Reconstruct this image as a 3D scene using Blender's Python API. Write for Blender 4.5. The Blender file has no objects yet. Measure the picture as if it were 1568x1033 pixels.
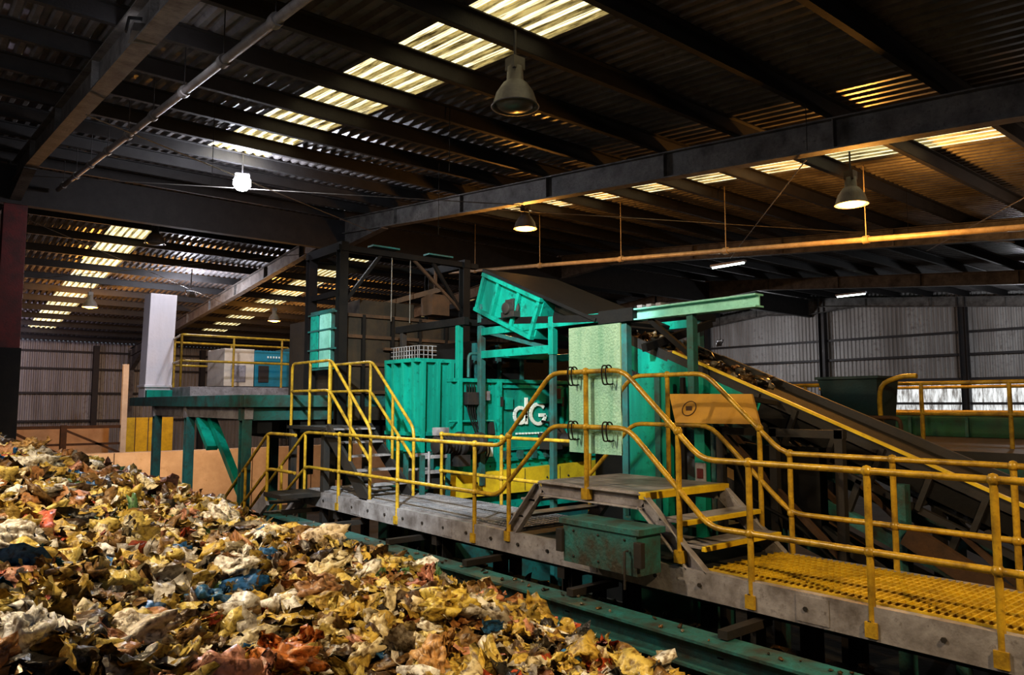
import bpy, math, random
import numpy as np
from mathutils import Vector, Matrix, noise
random.seed(7); rng=np.random.default_rng(11)
EYE=3.3            # survey datum: all heights below are measured from 3.3 m above the floor
SC=bpy.context.scene
# ------------------------------------------------------------------ materials
def mat(name,col,dirt=(0.03,0.025,0.02),amt=0.45,rough=0.5,metal=0.0,scale=3.0,bump=0.15,streak=False,spec=0.5,lo=.38,hi=.68):
    m=bpy.data.materials.new(name);m.use_nodes=True;nt=m.node_tree;N=nt.nodes;L=nt.links
    b=N['Principled BSDF'];b.inputs['Roughness'].default_value=rough;b.inputs['Metallic'].default_value=metal
    b.inputs['Specular IOR Level'].default_value=spec
    tc=N.new('ShaderNodeTexCoord');mp=N.new('ShaderNodeMapping');L.new(tc.outputs['Object'],mp.inputs[0])
    if streak: mp.inputs['Scale'].default_value=(1,1,0.12)
    n=N.new('ShaderNodeTexNoise');n.inputs['Scale'].default_value=scale;n.inputs['Detail'].default_value=8;n.inputs['Roughness'].default_value=0.65
    L.new(mp.outputs[0],n.inputs[0])
    r=N.new('ShaderNodeValToRGB');r.color_ramp.elements[0].position=lo;r.color_ramp.elements[1].position=hi
    L.new(n.outputs[0],r.inputs[0])
    n3=N.new('ShaderNodeTexNoise');n3.inputs['Scale'].default_value=scale*4.5;n3.inputs['Detail'].default_value=6;n3.inputs['Roughness'].default_value=.7;L.new(tc.outputs['Object'],n3.inputs[0])
    r3=N.new('ShaderNodeValToRGB');r3.color_ramp.elements[0].position=.5;r3.color_ramp.elements[1].position=.72;L.new(n3.outputs[0],r3.inputs[0])
    ad=N.new('ShaderNodeMath');ad.operation='MAXIMUM';L.new(r.outputs[0],ad.inputs[0]);L.new(r3.outputs[0],ad.inputs[1])
    mu=N.new('ShaderNodeMath');mu.operation='MULTIPLY';mu.inputs[1].default_value=amt;L.new(ad.outputs[0],mu.inputs[0])
    mx=N.new('ShaderNodeMix');mx.data_type='RGBA';mx.inputs[6].default_value=(*col,1);mx.inputs[7].default_value=(*dirt,1)
    L.new(mu.outputs[0],mx.inputs[0]);L.new(mx.outputs[2],b.inputs['Base Color'])
    n2=N.new('ShaderNodeTexNoise');n2.inputs['Scale'].default_value=scale*9;n2.inputs['Detail'].default_value=4;L.new(tc.outputs['Object'],n2.inputs[0])
    bp=N.new('ShaderNodeBump');bp.inputs['Strength'].default_value=bump;bp.inputs['Distance'].default_value=0.02
    L.new(n2.outputs[0],bp.inputs['Height']);L.new(bp.outputs[0],b.inputs['Normal'])
    return m
def emit(name,col,s):
    m=bpy.data.materials.new(name);m.use_nodes=True;b=m.node_tree.nodes['Principled BSDF']
    b.inputs['Base Color'].default_value=(*col,1);b.inputs['Emission Color'].default_value=(*col,1);b.inputs['Emission Strength'].default_value=s
    return m
def skylight_mat(name,col,s,dark=(0.10,0.07,0.02),sc=(5,0.8,1),lo=.38,hi=.6):
    m=bpy.data.materials.new(name);m.use_nodes=True;nt=m.node_tree;N=nt.nodes;L=nt.links;b=N['Principled BSDF']
    tc=N.new('ShaderNodeTexCoord');mp=N.new('ShaderNodeMapping');mp.inputs['Scale'].default_value=sc;L.new(tc.outputs['Object'],mp.inputs[0])
    n=N.new('ShaderNodeTexNoise');n.inputs['Scale'].default_value=2.5;n.inputs['Detail'].default_value=8;n.inputs['Roughness'].default_value=0.7;L.new(mp.outputs[0],n.inputs[0])
    r=N.new('ShaderNodeValToRGB');r.color_ramp.elements[0].position=lo;r.color_ramp.elements[0].color=(*dark,1);r.color_ramp.elements[1].position=hi;r.color_ramp.elements[1].color=(*col,1)
    L.new(n.outputs[0],r.inputs[0]);L.new(r.outputs[0],b.inputs['Base Color']);L.new(r.outputs[0],b.inputs['Emission Color'])
    b.inputs['Emission Strength'].default_value=s;b.inputs['Roughness'].default_value=0.6
    return m
TEAL=mat('teal_paint',(0.008,0.33,0.26),(0.009,0.045,0.04),0.9,0.30,scale=2.0,streak=True,lo=.40,hi=.72)
TEALD=mat('teal_paint_dirty',(0.016,0.14,0.14),(0.04,0.03,0.024),0.9,0.55,scale=3)
TEALL=mat('teal_paint_pale_lit',(0.30,0.70,0.64),(0.05,0.28,0.24),0.6,0.4,scale=3)  # strong light on the beam put into this paler teal; cabin panel shares it
GRIME=mat('grimy_blue_green_steel',(0.03,0.19,0.20),(0.055,0.038,0.028),0.92,0.5,scale=3.5,lo=.34,hi=.64,bump=.4)
YEL=mat('yellow_rail_paint',(0.52,0.34,0.035),(0.09,0.05,0.018),0.8,0.27,scale=6)
YELB=mat('yellow_skirt_paint',(0.75,0.55,0.03),(0.25,0.13,0.02),0.55,0.45,scale=3)
BLK=mat('black_steel',(0.005,0.005,0.006),(0.016,0.013,0.011),0.6,0.65,spec=.25)
DRK=mat('dark_steel',(0.020,0.020,0.023),(0.045,0.032,0.024),0.6,0.6)
GRY=mat('galvanised_grey',(0.33,0.32,0.36),(0.085,0.07,0.07),0.85,0.48,scale=4)
WHT=mat('white_panel',(0.66,0.64,0.70),(0.35,0.33,0.34),0.35,0.5,scale=2,streak=True)
PANEL=mat('pale_green_sheet',(0.46,0.80,0.72),(0.13,0.45,0.36),0.75,0.30,scale=5,streak=True,bump=0.5)
BLUE=mat('blue_panel',(0.01,0.20,0.30),(0.01,0.08,0.1),0.4,0.5)
CREAM=mat('cream_panel',(0.6,0.55,0.48),(0.3,0.25,0.2),0.4,0.5)
RED=mat('red_oxide_paint',(0.10,0.006,0.006),(0.015,0.005,0.005),0.8,0.6)
RAFT=mat('rafter_steel',(0.15,0.14,0.13),(0.034,0.028,0.024),0.9,0.65,scale=3,bump=0.4)
PIPE=mat('pipe_painted',(0.45,0.36,0.24),(0.14,0.10,0.06),0.6,0.35,scale=5)
PIPED=mat('pipe_grey',(0.15,0.14,0.13),(0.06,0.05,0.045),0.7,0.5,scale=5)
PURL=mat('purlin_steel',(0.022,0.020,0.020),(0.008,0.007,0.007),0.8,0.7)
ROOF=mat('roof_sheet',(0.155,0.145,0.145),(0.03,0.024,0.02),0.92,0.40,scale=1.2)
WALLM=mat('wall_sheet',(0.36,0.35,0.34),(0.12,0.10,0.085),0.8,0.5,scale=1.0,streak=True)
SKY=skylight_mat('translucent_rooflight',(1.0,0.92,0.60),1.8,(.14,.10,.03),(13,.5,1))
SKY2=skylight_mat('rooflight_rib_shade',(.8,0.66,0.30),.45,(.05,.035,.01),(13,.5,1))  # darker rooflight copy: shading of the rib sides put into its colour
SKYW=skylight_mat('translucent_wall_panel',(0.75,0.78,0.78),0.85,(.16,.15,.14),(1,3.5,.5))
CONC=mat('concrete_floor',(0.08,0.07,0.06),(0.03,0.025,0.02),0.8,0.8,scale=1.5,bump=0.5)
PUSH=mat('push_wall_concrete',(0.62,0.42,0.26),(0.36,0.22,0.12),0.75,0.7,scale=0.9)
RUST=mat('rusty_steel',(0.08,0.04,0.02),(0.02,0.014,0.01),0.7,0.8,scale=5)
BELT=mat('rubber_belt',(0.012,0.011,0.010),(0.04,0.03,0.02),0.8,0.7,scale=8,bump=0.6)
GRATE=mat('yellow_grating_paint',(0.62,0.43,0.03),(0.22,0.13,0.03),0.6,0.5,scale=5)
SIGN=mat('orange_plate_paint',(0.46,0.25,0.02),(0.25,0.13,0.02),0.5,0.5,scale=3)
LOGO=mat('white_lettering',(0.75,0.80,0.78),(0.4,0.45,0.43),0.4,0.5)
SHADE=mat('lamp_shade',(0.13,0.12,0.11),(0.04,0.03,0.025),0.7,0.5)
LAMPON=emit('sodium_glow',(1.0,0.52,0.13),5.5)
LAMPW=emit('white_flood_glow',(0.85,0.88,1.0),150)
TUBE=emit('fluorescent_glow',(0.8,1.0,0.85),10)
LAMPOFF=mat('lamp_glass_off',(0.10,0.09,0.07),(0.05,0.04,0.03),0.4,0.3)
# ------------------------------------------------------------------ mesh builder
class B:
    def __init__(s,name): s.name=name;s.v=[];s.f=[];s.mi=[];s.sm=[];s.mats=[]
    def m(s,mt):
        if mt not in s.mats: s.mats.append(mt)
        return s.mats.index(mt)
    def add(s,vs,fs,mt,sm=False):
        o=len(s.v);k=s.m(mt);s.v.extend([tuple(q) for q in vs])
        for f in fs: s.f.append([i+o for i in f]);s.mi.append(k);s.sm.append(sm)
        return s
    def hexa(s,p,mt):
        return s.add(p,[(3,2,1,0),(4,5,6,7),(0,1,5,4),(1,2,6,5),(2,3,7,6),(3,0,4,7)],mt)
    def box(s,x0,x1,y0,y1,z0,z1,mt):
        return s.hexa([(x0,y0,z0),(x1,y0,z0),(x1,y1,z0),(x0,y1,z0),(x0,y0,z1),(x1,y0,z1),(x1,y1,z1),(x0,y1,z1)],mt)
    def bar(s,p,q,w,h,mt,up=(0,0,1),off=(0,0)):
        p=Vector(p);q=Vector(q);d=(q-p).normalized();up=Vector(up)
        if abs(d.dot(up))>0.99: up=Vector((0,1,0)) if abs(d.y)<0.9 else Vector((1,0,0))
        sx=d.cross(up).normalized();u=sx.cross(d).normalized()
        c=sx*off[0]+u*off[1];r=[]
        for b in (p,q):
            for a,e in ((-1,-1),(1,-1),(1,1),(-1,1)): r.append(b+c+sx*(a*w/2)+u*(e*h/2))
        return s.add(r,[(0,1,2,3),(7,6,5,4),(0,4,5,1),(1,5,6,2),(2,6,7,3),(3,7,4,0)],mt)
    def ibeam(s,p,q,w,h,mt,t=0.02,up=(0,0,1)):
        s.bar(p,q,w,t,mt,up,(0,h/2-t/2));s.bar(p,q,w,t,mt,up,(0,-h/2+t/2));s.bar(p,q,t,h-2*t,mt,up);return s
    def channel(s,p,q,w,h,mt,side=1,t=0.015):
        s.bar(p,q,w,t,mt,off=(0,h/2-t/2));s.bar(p,q,w,t,mt,off=(0,-h/2+t/2));s.bar(p,q,t,h-2*t,mt,off=(side*(w/2-t/2),0));return s
    def tube(s,pts,r,mt,n=8,bend=0.0):
        P=[Vector(p) for p in pts]
        if bend>0 and len(P)>2:
            Q=[P[0]]
            for i in range(1,len(P)-1):
                a=(P[i-1]-P[i]);b=(P[i+1]-P[i]);k=min(bend,a.length*.45,b.length*.45);a.normalize();b.normalize()
                A0=P[i]+a*k;B0=P[i]+b*k
                for t in (0,.33,.67,1): Q.append((1-t)**2*A0+2*t*(1-t)*P[i]+t*t*B0)
            Q.append(P[-1]);P=Q
        ring=[];ref=None
        for i,p in enumerate(P):
            t=(P[min(i+1,len(P)-1)]-P[max(i-1,0)]).normalized()
            if ref is None: ref=Vector((0,0,1)) if abs(t.z)<.9 else Vector((1,0,0))
            a=t.cross(ref)
            if a.length<1e-3: a=t.cross(Vector((0.3,1,0.2)))
            a.normalize();b=a.cross(t).normalized();ref=b
            for k in range(n):
                an=2*math.pi*k/n;ring.append(p+a*math.cos(an)*r+b*math.sin(an)*r)
        fs=[]
        for i in range(len(P)-1):
            for k in range(n): fs.append((i*n+k,i*n+(k+1)%n,(i+1)*n+(k+1)%n,(i+1)*n+k))
        s.add(ring,fs,mt,True);s.add(ring[:n],[tuple(range(n))],mt);s.add(ring[-n:],[tuple(range(n))],mt);return s
    def ball(s,c,r,mt,n=8):
        vs=[];fs=[];m=5
        for i in range(m+1):
            th=math.pi*i/m
            for k in range(n):
                a=2*math.pi*k/n;vs.append((c[0]+r*math.sin(th)*math.cos(a),c[1]+r*math.sin(th)*math.sin(a),c[2]+r*math.cos(th)))
        for i in range(m):
            for k in range(n): fs.append((i*n+k,(i+1)*n+k,(i+1)*n+(k+1)%n,i*n+(k+1)%n))
        return s.add(vs,fs,mt,True)
    def lathe(s,c,prof,mt,n=20,axis='z'):
        vs=[];fs=[]
        for (r,h) in prof:
            for k in range(n):
                a=2*math.pi*k/n;x,y=r*math.cos(a),r*math.sin(a)
                if axis=='z': vs.append((c[0]+x,c[1]+y,c[2]+h))
                elif axis=='y': vs.append((c[0]+x,c[1]+h,c[2]+y))
                else: vs.append((c[0]+h,c[1]+x,c[2]+y))
        for i in range(len(prof)-1):
            for k in range(n): fs.append((i*n+k,i*n+(k+1)%n,(i+1)*n+(k+1)%n,(i+1)*n+k))
        return s.add(vs,fs,mt,True)
    def prism(s,pts,vec,mt):
        n=len(pts);vec=Vector(vec);vs=[Vector(p) for p in pts]+[Vector(p)+vec for p in pts]
        fs=[tuple(range(n)),tuple(range(2*n-1,n-1,-1))]+[(i,(i+1)%n,n+(i+1)%n,n+i) for i in range(n)]
        return s.add(vs,fs,mt)
    def done(s,bevel=0,col=None):
        me=bpy.data.meshes.new(s.name);me.from_pydata([(a,b,c+EYE) for a,b,c in s.v],[],s.f)
        for mt in s.mats: me.materials.append(mt)
        me.polygons.foreach_set('material_index',s.mi);me.polygons.foreach_set('use_smooth',s.sm)
        o=bpy.data.objects.new(s.name,me);SC.collection.objects.link(o)
        if bevel:
            md=o.modifiers.new('bevel','BEVEL');md.width=bevel;md.limit_method='ANGLE';md.segments=2
        return o
def group(name,objs):
    e=bpy.data.objects.new(name,None);e.empty_display_size=.2;SC.collection.objects.link(e)
    for o in objs: o.parent=e
    return e
# ------------------------------------------------------------------ camera
cd=bpy.data.cameras.new('camera');cam=bpy.data.objects.new('camera',cd);SC.collection.objects.link(cam)
cd.sensor_width=36;cd.lens=36*1168/1600;cd.clip_start=0.05;cd.clip_end=300
cam.location=(0,0,EYE);cam.rotation_euler=(math.radians(90+5.04),0,-math.atan(970/1172.5))
SC.camera=cam
FL=-EYE
X0,X1,Y0,Y1,YR=-7.6,40.6,-6.0,50.0,22.0
def rz(y): return 6.3-0.096*abs(YR-y)
# ------------------------------------------------------------------ room shell
def corr(name,a0,a1,pitch,amp,rows,fn,mfn,mats):
    n=int((a1-a0)/pitch);cols=[]
    for i in range(n+1):
        b=a0+i*pitch
        cols+=[(b,-amp),(b+pitch*.32,-amp),(b+pitch*.5,amp),(b+pitch*.82,amp)]
    cols=[(min(a,a1),d) for a,d in cols]
    b=B(name);W=len(cols);vs=[fn(a,r,d) for r in rows for a,d in cols]
    b.v=vs;b.mats=mats
    for j in range(len(rows)-1):
        for i in range(W-1):
            k=mfn((cols[i][0]+cols[i+1][0])/2,(rows[j]+rows[j+1])/2)
            if k==1 and len(mats)==3 and i%2==1: k=2  # rib sides take the shaded copy
            b.f.append((j*W+i,j*W+i+1,(j+1)*W+i+1,(j+1)*W+i));b.mi.append(k);b.sm.append(False)
    return b.done()
near=[YR-1.65*i for i in range(0,17)]+[Y0];far=[YR+2.0*i for i in range(0,14)]+[Y1]
def sk_near(x,y): 
    return 1 if ((5.15<x<6.5 and 5.5<y<16.5) or (13.2<x<14.6 and 4<y<16.5)) else 0
def sk_far(x,y): return 1 if ((5.3<x<6.5 and 26<y<46) or (13.5<x<14.7 and 26<y<47) or (22<x<23.2 and 24<y<44)) else 0
corr('ceiling',X0,X1,0.22,0.03,near,lambda a,r,d:(a,r,rz(r)+d),sk_near,[ROOF,SKY,SKY2])
corr('ceiling_rear_slope',X0,X1,0.22,0.03,far,lambda a,r,d:(a,r,rz(r)+d),sk_far,[ROOF,SKY,SKY2])
corr('wall_back',X0,X1,0.22,0.03,[FL,rz(Y1)],lambda a,r,d:(a,Y1+d,r),lambda a,z:0,[WALLM])
corr('wall_front',X0,X1,0.22,0.03,[FL,rz(Y0)],lambda a,r,d:(a,Y0-d,r),lambda a,z:0,[WALLM])
def gz(y,k): return [FL,-1.7,1.1,rz(y)][k]
def rowsel(a,r):
    return 1 if (abs(r-1.5)<.1 and 5<a<17.6) else 0
corr('wall_right',Y0,Y1,0.22,0.03,[0,1,2,3],lambda a,r,d:(X1+d,a,gz(a,r)),rowsel,[WALLM,SKYW])
corr('wall_left',Y0,Y1,0.22,0.03,[0,1,2,3],lambda a,r,d:(X0-d,a,gz(a,r)),lambda a,r:0,[WALLM])
b=B('floor');b.box(X0,X1,Y0,Y1,FL-.2,FL,CONC);b.done()
b=B('roof_purlins')
for y in near[:-1]+far[1:-1]:
    z=rz(y)-.04
    b.bar((X0,y,z-.12),(X1,y,z-.12),.02,.24,PURL);b.bar((X0,y,z-.01),(X1,y,z-.01),.09,.02,PURL,off=(.04,0));b.bar((X0,y,z-.24),(X1,y,z-.24),.09,.02,PURL,off=(-.04,0))
b.done()
b=B('ridge_beam');b.bar((X0,YR,5.45),(X1,YR,5.45),.10,.95,PURL);b.bar((X0,YR,4.95),(X1,YR,4.95),.25,.03,PURL);b.done()
for x in (-7.3,2.1,11.1,20.8,30.8,40.25):
    b=B('roof_rafter')
    for ye in (Y0+.3,Y1-.3):
        s=1 if ye>YR else -1
        za,zb=rz(YR)-.30,rz(ye)-.30
        D=.5
        b.ibeam((x,YR,za-D/2),(x,ye,zb-D/2),.24,D,RAFT,.025)
        L=2.6;y2=YR+s*L
        b.prism([(x-.012,YR,za-D),(x-.012,y2,rz(y2)-.3-D),(x-.012,YR,za-D-.45)],(.024,0,0),RAFT)
        b.bar((x,y2,rz(y2)-.3-D-.02),(x,YR,za-D-.45),.24,.025,RAFT)
        y3=ye-s*3
        b.prism([(x-.012,ye,zb-D),(x-.012,y3,rz(y3)-.3-D),(x-.012,ye,zb-D-.9)],(.024,0,0),RAFT)
        b.bar((x,y3,rz(y3)-.3-D-.02),(x,ye,zb-D-.9),.24,.025,RAFT)
        b.ibeam((x,ye,FL),(x,ye,zb-.1),.24,.4,RAFT,.025,up=(0,1,0))
        for k in (1,2,3,4,5,6,7,8):
            yy=YR+s*k*3.3
            if abs(yy-YR)<abs(ye-YR): b.bar((x,yy,rz(yy)-.3),(x,yy,rz(yy)-.3-D),.22,.015,RAFT)
    b.bar((x-.03,YR,za+.02),(x-.03,YR,za-D-.45),.26,.04,RAFT)
    b.done()
b=B('red_steel_column');b.ibeam((2.1,YR,1.3),(2.1,YR,4.9),.5,.5,RED,.03,up=(0,1,0))
b.box(1.82,2.38,21.7,22.3,FL,1.35,BLK);b.done(.01)
b=B('wall_columns')
for y in (-1,6.5,14,21.2,29,36.5,44):
    b.ibeam((40.3,y,FL),(40.3,y,rz(y)-.3),.35,.35,DRK,.03,up=(0,1,0))
for z in (-1.75,.0,1.2,2.4,3.5):
    b.bar((40.42,Y0,z),(40.42,Y1,z),.12,.12,DRK)
for x in np.arange(-3,40,6.1):
    b.ibeam((x,49.75,FL),(x,49.75,3.4),.3,.3,DRK,.03)
for z in (-1.0,.6,2.0,3.0): b.bar((X0,49.85,z),(X1,49.85,z),.12,.12,DRK)
b.done()
# pipes under the roof
b=B('overhead_pipe');x=2.95;pz=lambda y:5.42-.092*abs(YR-y)
b.tube([(x,-5,pz(-5)),(x,21.6,pz(21.6))],.055,PIPED,10)
for y in np.arange(-4,21.6,1.65):
    b.tube([(x,y-.06,pz(y)),(x,y+.06,pz(y))],.08,PIPED,10);b.tube([(x,y,pz(y)),(x,y,rz(y)-.03)],.008,DRK,5)
b.done()
b=B('overhead_pipe');x=15.0;pz2=lambda y:3.06+.09*(y-4.3)
b.tube([(x,-5,pz2(-5)),(x,21.6,pz2(21.6))],.06,PIPE,10)
for y in np.arange(-3,21.6,3.3):
    b.tube([(x,y-.06,pz2(y)),(x,y+.06,pz2(y))],.085,PIPE,10);b.tube([(x,y,pz2(y)),(x,y,rz(y)-.03)],.012,PIPE,5)
b.done()
b=B('roof_bracing_cables')
for p,q in (((2.1,20,5.2),(11.1,13,4.6)),((2.1,13,4.5),(11.1,20,5.2)),((11.1,6,3.9),(20.8,14,4.7)),((11.1,14,4.7),(20.8,6,3.9)),((2.1,24,5.2),(11.1,33,4.3)),((2.1,33,4.3),(11.1,24,5.2)),((11.1,1,3.5),(20.8,8,4.0))):
    b.tube([p,q],.012,PIPED,5)
for x,y,l in ((4.2,13.5,1.6),(7.2,10.4,1.2),(9.0,13.4,1.8),(10.2,5.5,1.0),(17.5,7.1,1.0)): b.tube([(x,y,rz(y)-.03),(x,y,rz(y)-l)],.006,BLK,5)
b.done()
# ------------------------------------------------------------------ lamps
def bay_lamp(x,y,z,on,dz=None,e=60):
    b=B('high_bay_lamp');R=.29
    b.lathe((x,y,z),[(.04,.42),(.10,.40),(.11,.22),(.16,.18),(.24,.06),(R,-.10),(R+.02,-.12),(R-.01,-.12),(.22,.04),(.12,.15),(.02,.17)],SHADE,24)
    b.box(x-.09,x+.09,y-.09,y+.09,z+.36,z+.52,SHADE)
    b.tube([(x,y,z+.5),(x,y,rz(y)-.10)],.018,DRK,6)
    b.lathe((x,y,z),[(.0,-.16),(.12,-.155),(.22,-.12),(.26,-.08)],LAMPON if on else LAMPOFF,24)
    o=b.done()
    if on:
        l=bpy.data.lights.new('sodium_lamp_light','POINT');l.energy=e;l.color=(1,.45,.09);l.shadow_soft_size=.12
        lo=bpy.data.objects.new('lamp_light',l);SC.collection.objects.link(lo);lo.location=(x,y,z-.42+EYE);lo.parent=o
for a in ((5.9,7.07,3.87,0,0),(13.6,6.5,3.81,1,360),(12.1,14.1,4.51,1,290),(13.96,34.8,4.06,1,500),(6.1,34.7,4.07,1,600),(5.96,24.4,5.0,0,0)):
    bay_lamp(*a[:4],e=a[4])
def flood(name,x,y,z,tgt,e,col,size=.25,cone=None,glow=LAMPW,blend=.5,k=1.0,hang=True,away=.3,glare=0):
    p=Vector((x,y,z));t=Vector(tgt);d=(t-p).normalized()
    b=B('floodlight');sx=d.cross(Vector((0,0,1))).normalized();u=sx.cross(d).normalized();R=Matrix((sx,d,u)).transposed()  # housing built around each light; unseen fixtures among them are added
    def q(a,bb,c): return p+R@Vector((a*k,bb*k,c*k))
    b.hexa([q(-.09,-.14,-.07),q(.09,-.14,-.07),q(.16,0,-.13),q(-.16,0,-.13),q(-.09,-.14,.07),q(.09,-.14,.07),q(.16,0,.13),q(-.16,0,.13)],SHADE)
    b.add([q(.14*math.cos(a),.004,.11*math.sin(a)) for a in np.linspace(0,2*math.pi,17)[:-1]],[tuple(range(16))],glow)
    if glare: b.ball(tuple(q(0,.02,0)),glare,glow,16)  # glowing ball added to stand for the glare around the lamp
    b.bar(q(-.19,-.05,0),q(-.19,-.05,.25),.02,.04,DRK);b.bar(q(.19,-.05,0),q(.19,-.05,.25),.02,.04,DRK);b.bar(q(-.19,-.05,.25),q(.19,-.05,.25),.02,.04,DRK)
    if hang: b.tube([q(0,-.05,.25),(x,y,rz(y)-.08)],.02,DRK,6)
    o=b.done()
    l=bpy.data.lights.new(name,'SPOT' if cone else 'POINT');l.energy=e;l.color=col;l.shadow_soft_size=size
    if cone: l.spot_size=math.radians(cone);l.spot_blend=blend
    lo=bpy.data.objects.new(name,l);SC.collection.objects.link(lo);pp=p+d*away;lo.location=(pp.x,pp.y,pp.z+EYE)
    lo.rotation_euler=d.to_track_quat('-Z','Y').to_euler();lo.parent=o
flood('white_flood_light',5.93,16.9,5.05,(1,2,0),240,(.86,.9,1),k=.8,away=.6,glare=.20)
flood('machine_flood_light',1.6,4.6,3.7,(7.6,9.7,.1),3100,(.88,1,.98),.10,56)
flood('platform_flood_light',2.1,9.5,4.4,(6,17,0.6),1000,(.9,.88,1),.12,56)
flood('walkway_sodium_light',3.2,-1.5,3.2,(6.5,2.5,-1.2),1000,(1,.70,.32),.10,96)
flood('heap_sodium_light',.2,6.2,3.6,(2.0,7.2,-1.2),720,(1,.76,.42),.08,150)
flood('heap_sodium_light',-2.5,11,4.2,(1.5,10,-1.2),540,(1,.78,.48),.08,110)
flood('rear_bay_fill',9,31,4.3,(9,36,0),750,(.86,.88,1))  # fill light added to brighten the rear roof, no such lamp known
flood('side_bay_fill',34.5,9.5,3.2,(40,14,0),420,(.92,.95,1))  # added fill for the right wall, fixture made up
flood('side_bay_fill',34.5,24,3.2,(40,24,0),420,(.92,.95,1))  # another added fill, further along the same wall
flood('right_roof_fill',19,3,3.5,(13,8,0),110,(1,.6,.28))  # warm fill added for the right-hand roof
flood('push_wall_fill',6.3,19.9,-.45,(5.5,23.9,-2.0),420,(1,.68,.36),.2,150,hang=False)  # made-up work light hidden under the platform to brighten the push wall
flood('left_roof_fill',-3.0,7.5,3.4,(-1,10,0),130,(.9,.93,1))  # fill added below the left roof to lift its tone
flood('far_wall_fill',3,43,3.0,(2.5,50,0),420,(.85,.75,1))  # violet-tinted fill added to brighten the back wall
for (x,y,z) in ((22.6,15.3,4.9),(33.9,16.4,5.0)):
    b=B('fluorescent_batten');b.box(x-.08,x+.08,y-.7,y+.7,z,z+.08,WHT);b.tube([(x,y-.65,z-.03),(x,y+.65,z-.03)],.03,TUBE,8)
    b.tube([(x,y-.5,z),(x,y-.5,rz(y)-.12)],.01,DRK,5);b.tube([(x,y+.5,z),(x,y+.5,rz(y)-.12)],.01,DRK,5);b.done()
# ------------------------------------------------------------------ walkway
WK=[]
b=B('walkway_deck')
XA,XB=5.08,6.25;DK=-1.33
b.channel((XA,-1.6,DK-.11),(XA,11.2,DK-.11),.07,.22,GRY,-1);b.channel((XB,-1.6,DK-.11),(XB,11.2,DK-.11),.07,.22,GRY,1)
for y in np.arange(-1.5,11.2,.8): b.bar((XA,y,DK-.1),(XB,y,DK-.1),.06,.1,DRK)
def grate(b,x0,x1,y0,y1,z,mt,px=.05,py=.05):
    for y in np.arange(y0,y1,py): b.bar((x0,y,z),(x1,y,z),.012,.02,mt)
    for x in np.arange(x0,x1+.001,px*2.0): b.bar((x,y0,z-.004),(x,y1,z-.004),.01,.026,mt)
grate(b,XA+.05,XB-.05,-1.6,3.75,DK+.005,GRATE);grate(b,XA+.05,XB-.05,6.2,11.2,DK+.005,GRY)
b.box(XA+.04,XB-.04,-1.6,3.75,DK-.035,DK-.02,GRATE)
b.box(XA+.04,XB-.04,3.75,11.2,DK-.035,DK-.02,DRK)
for y in (-.8,1.2,3.4,5.4,7.6,10.2):
    b.ibeam((XA+.15,y,FL),(XA+.15,y,DK-.2),.14,.14,DRK,.015,up=(0,1,0));b.ibeam((XB-.15,y,FL),(XB-.15,y,DK-.2),.14,.14,DRK,.015,up=(0,1,0))
    b.bar((XA,y,DK-.28),(XB,y,DK-.28),.1,.14,DRK)
for y in np.arange(-1.2,11,.45): b.tube([(XA-.05,y,DK-.11),(XA-.03,y,DK-.11)],.018,DRK,6)
for y in (.6,2.8,5.0,7.3,9.5): b.box(XA-.042,XA-.034,y-.12,y+.12,DK-.2,DK-.02,GRY)
WK.append(b.done())
b=B('stepover_platform');SZ=-.79
for x in (XA,XB):
    pr=[(6.23,DK-.1),(5.70,SZ-.06),(4.36,SZ-.06),(3.69,DK-.1)]
    for (ya,za),(yb,zb) in zip(pr[:-1],pr[1:]): b.channel((x,ya,za),(x,yb,zb),.07,.14,GRY,-1 if x==XA else 1,.015)
b.box(XA-.02,XB+.02,4.36,5.70,SZ-.01,SZ+.02,GRY)
b.box(XA-.03,XB+.03,4.30,4.38,SZ-.04,SZ+.022,YELB)
for k,(y,z) in enumerate(((4.1,-.97),(3.9,-1.15))): b.box(XA+.02,XB-.02,y-.14,y+.1,z-.025,z,GRY);b.box(XA+.02,XB-.02,y-.17,y-.13,z-.04,z,YELB)
for y,z in ((5.9,-.97),(6.08,-1.15)): b.box(XA+.02,XB-.02,y-.1,y+.12,z-.025,z,GRY)
WK.append(b.done(.004))
RR=.024
def rail(b,pts,r=RR,mt=YEL): b.tube(pts,r,mt,10,bend=.12)
def post(b,x,y,z0,z1,mids=(),mt=YEL):
    b.tube([(x,y,z0),(x,y,z1)],RR,mt,10)
    for z in [z1]+list(mids): b.ball((x,y,z),.040,mt,10)
    b.box(x-.035,x+.035,y-.04,y+.04,z0,z0+.10,mt)
b=B('yellow_guard_rail')
TZ,MZ=-.45,-.98
for x in (XA-.02,XB+.02):
    yl=10.2 if x<6 else 9.2
    rail(b,[(x,yl,TZ),(x,6.3,TZ),(x,5.5,.30),(x,4.55,.30),(x,3.72,TZ),(x,-1.6,TZ)])
    rail(b,[(x,yl,MZ),(x,6.35,MZ),(x,5.5,-.22),(x,4.5,-.22),(x,3.65,MZ),(x,-1.6,MZ)])
    for y in ((10.06,8.42,6.77) if x<6 else (9.2,7.8)): post(b,x,y,DK-.2,TZ,(MZ,))
    for y in (3.29,2.39,1.64,.85,.0,-.9) if x<6 else (3.65,2.75,1.9,1.1,.2,-.8): post(b,x,y,DK-.2,TZ,(MZ,))
    post(b,x,6.17,DK-.1,-.34,());post(b,x,5.02,SZ-.1,.30,(-.22,));post(b,x,3.95,-1.3,-.23,())
WK.append(b.done())
b=B('stair_down')
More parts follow.
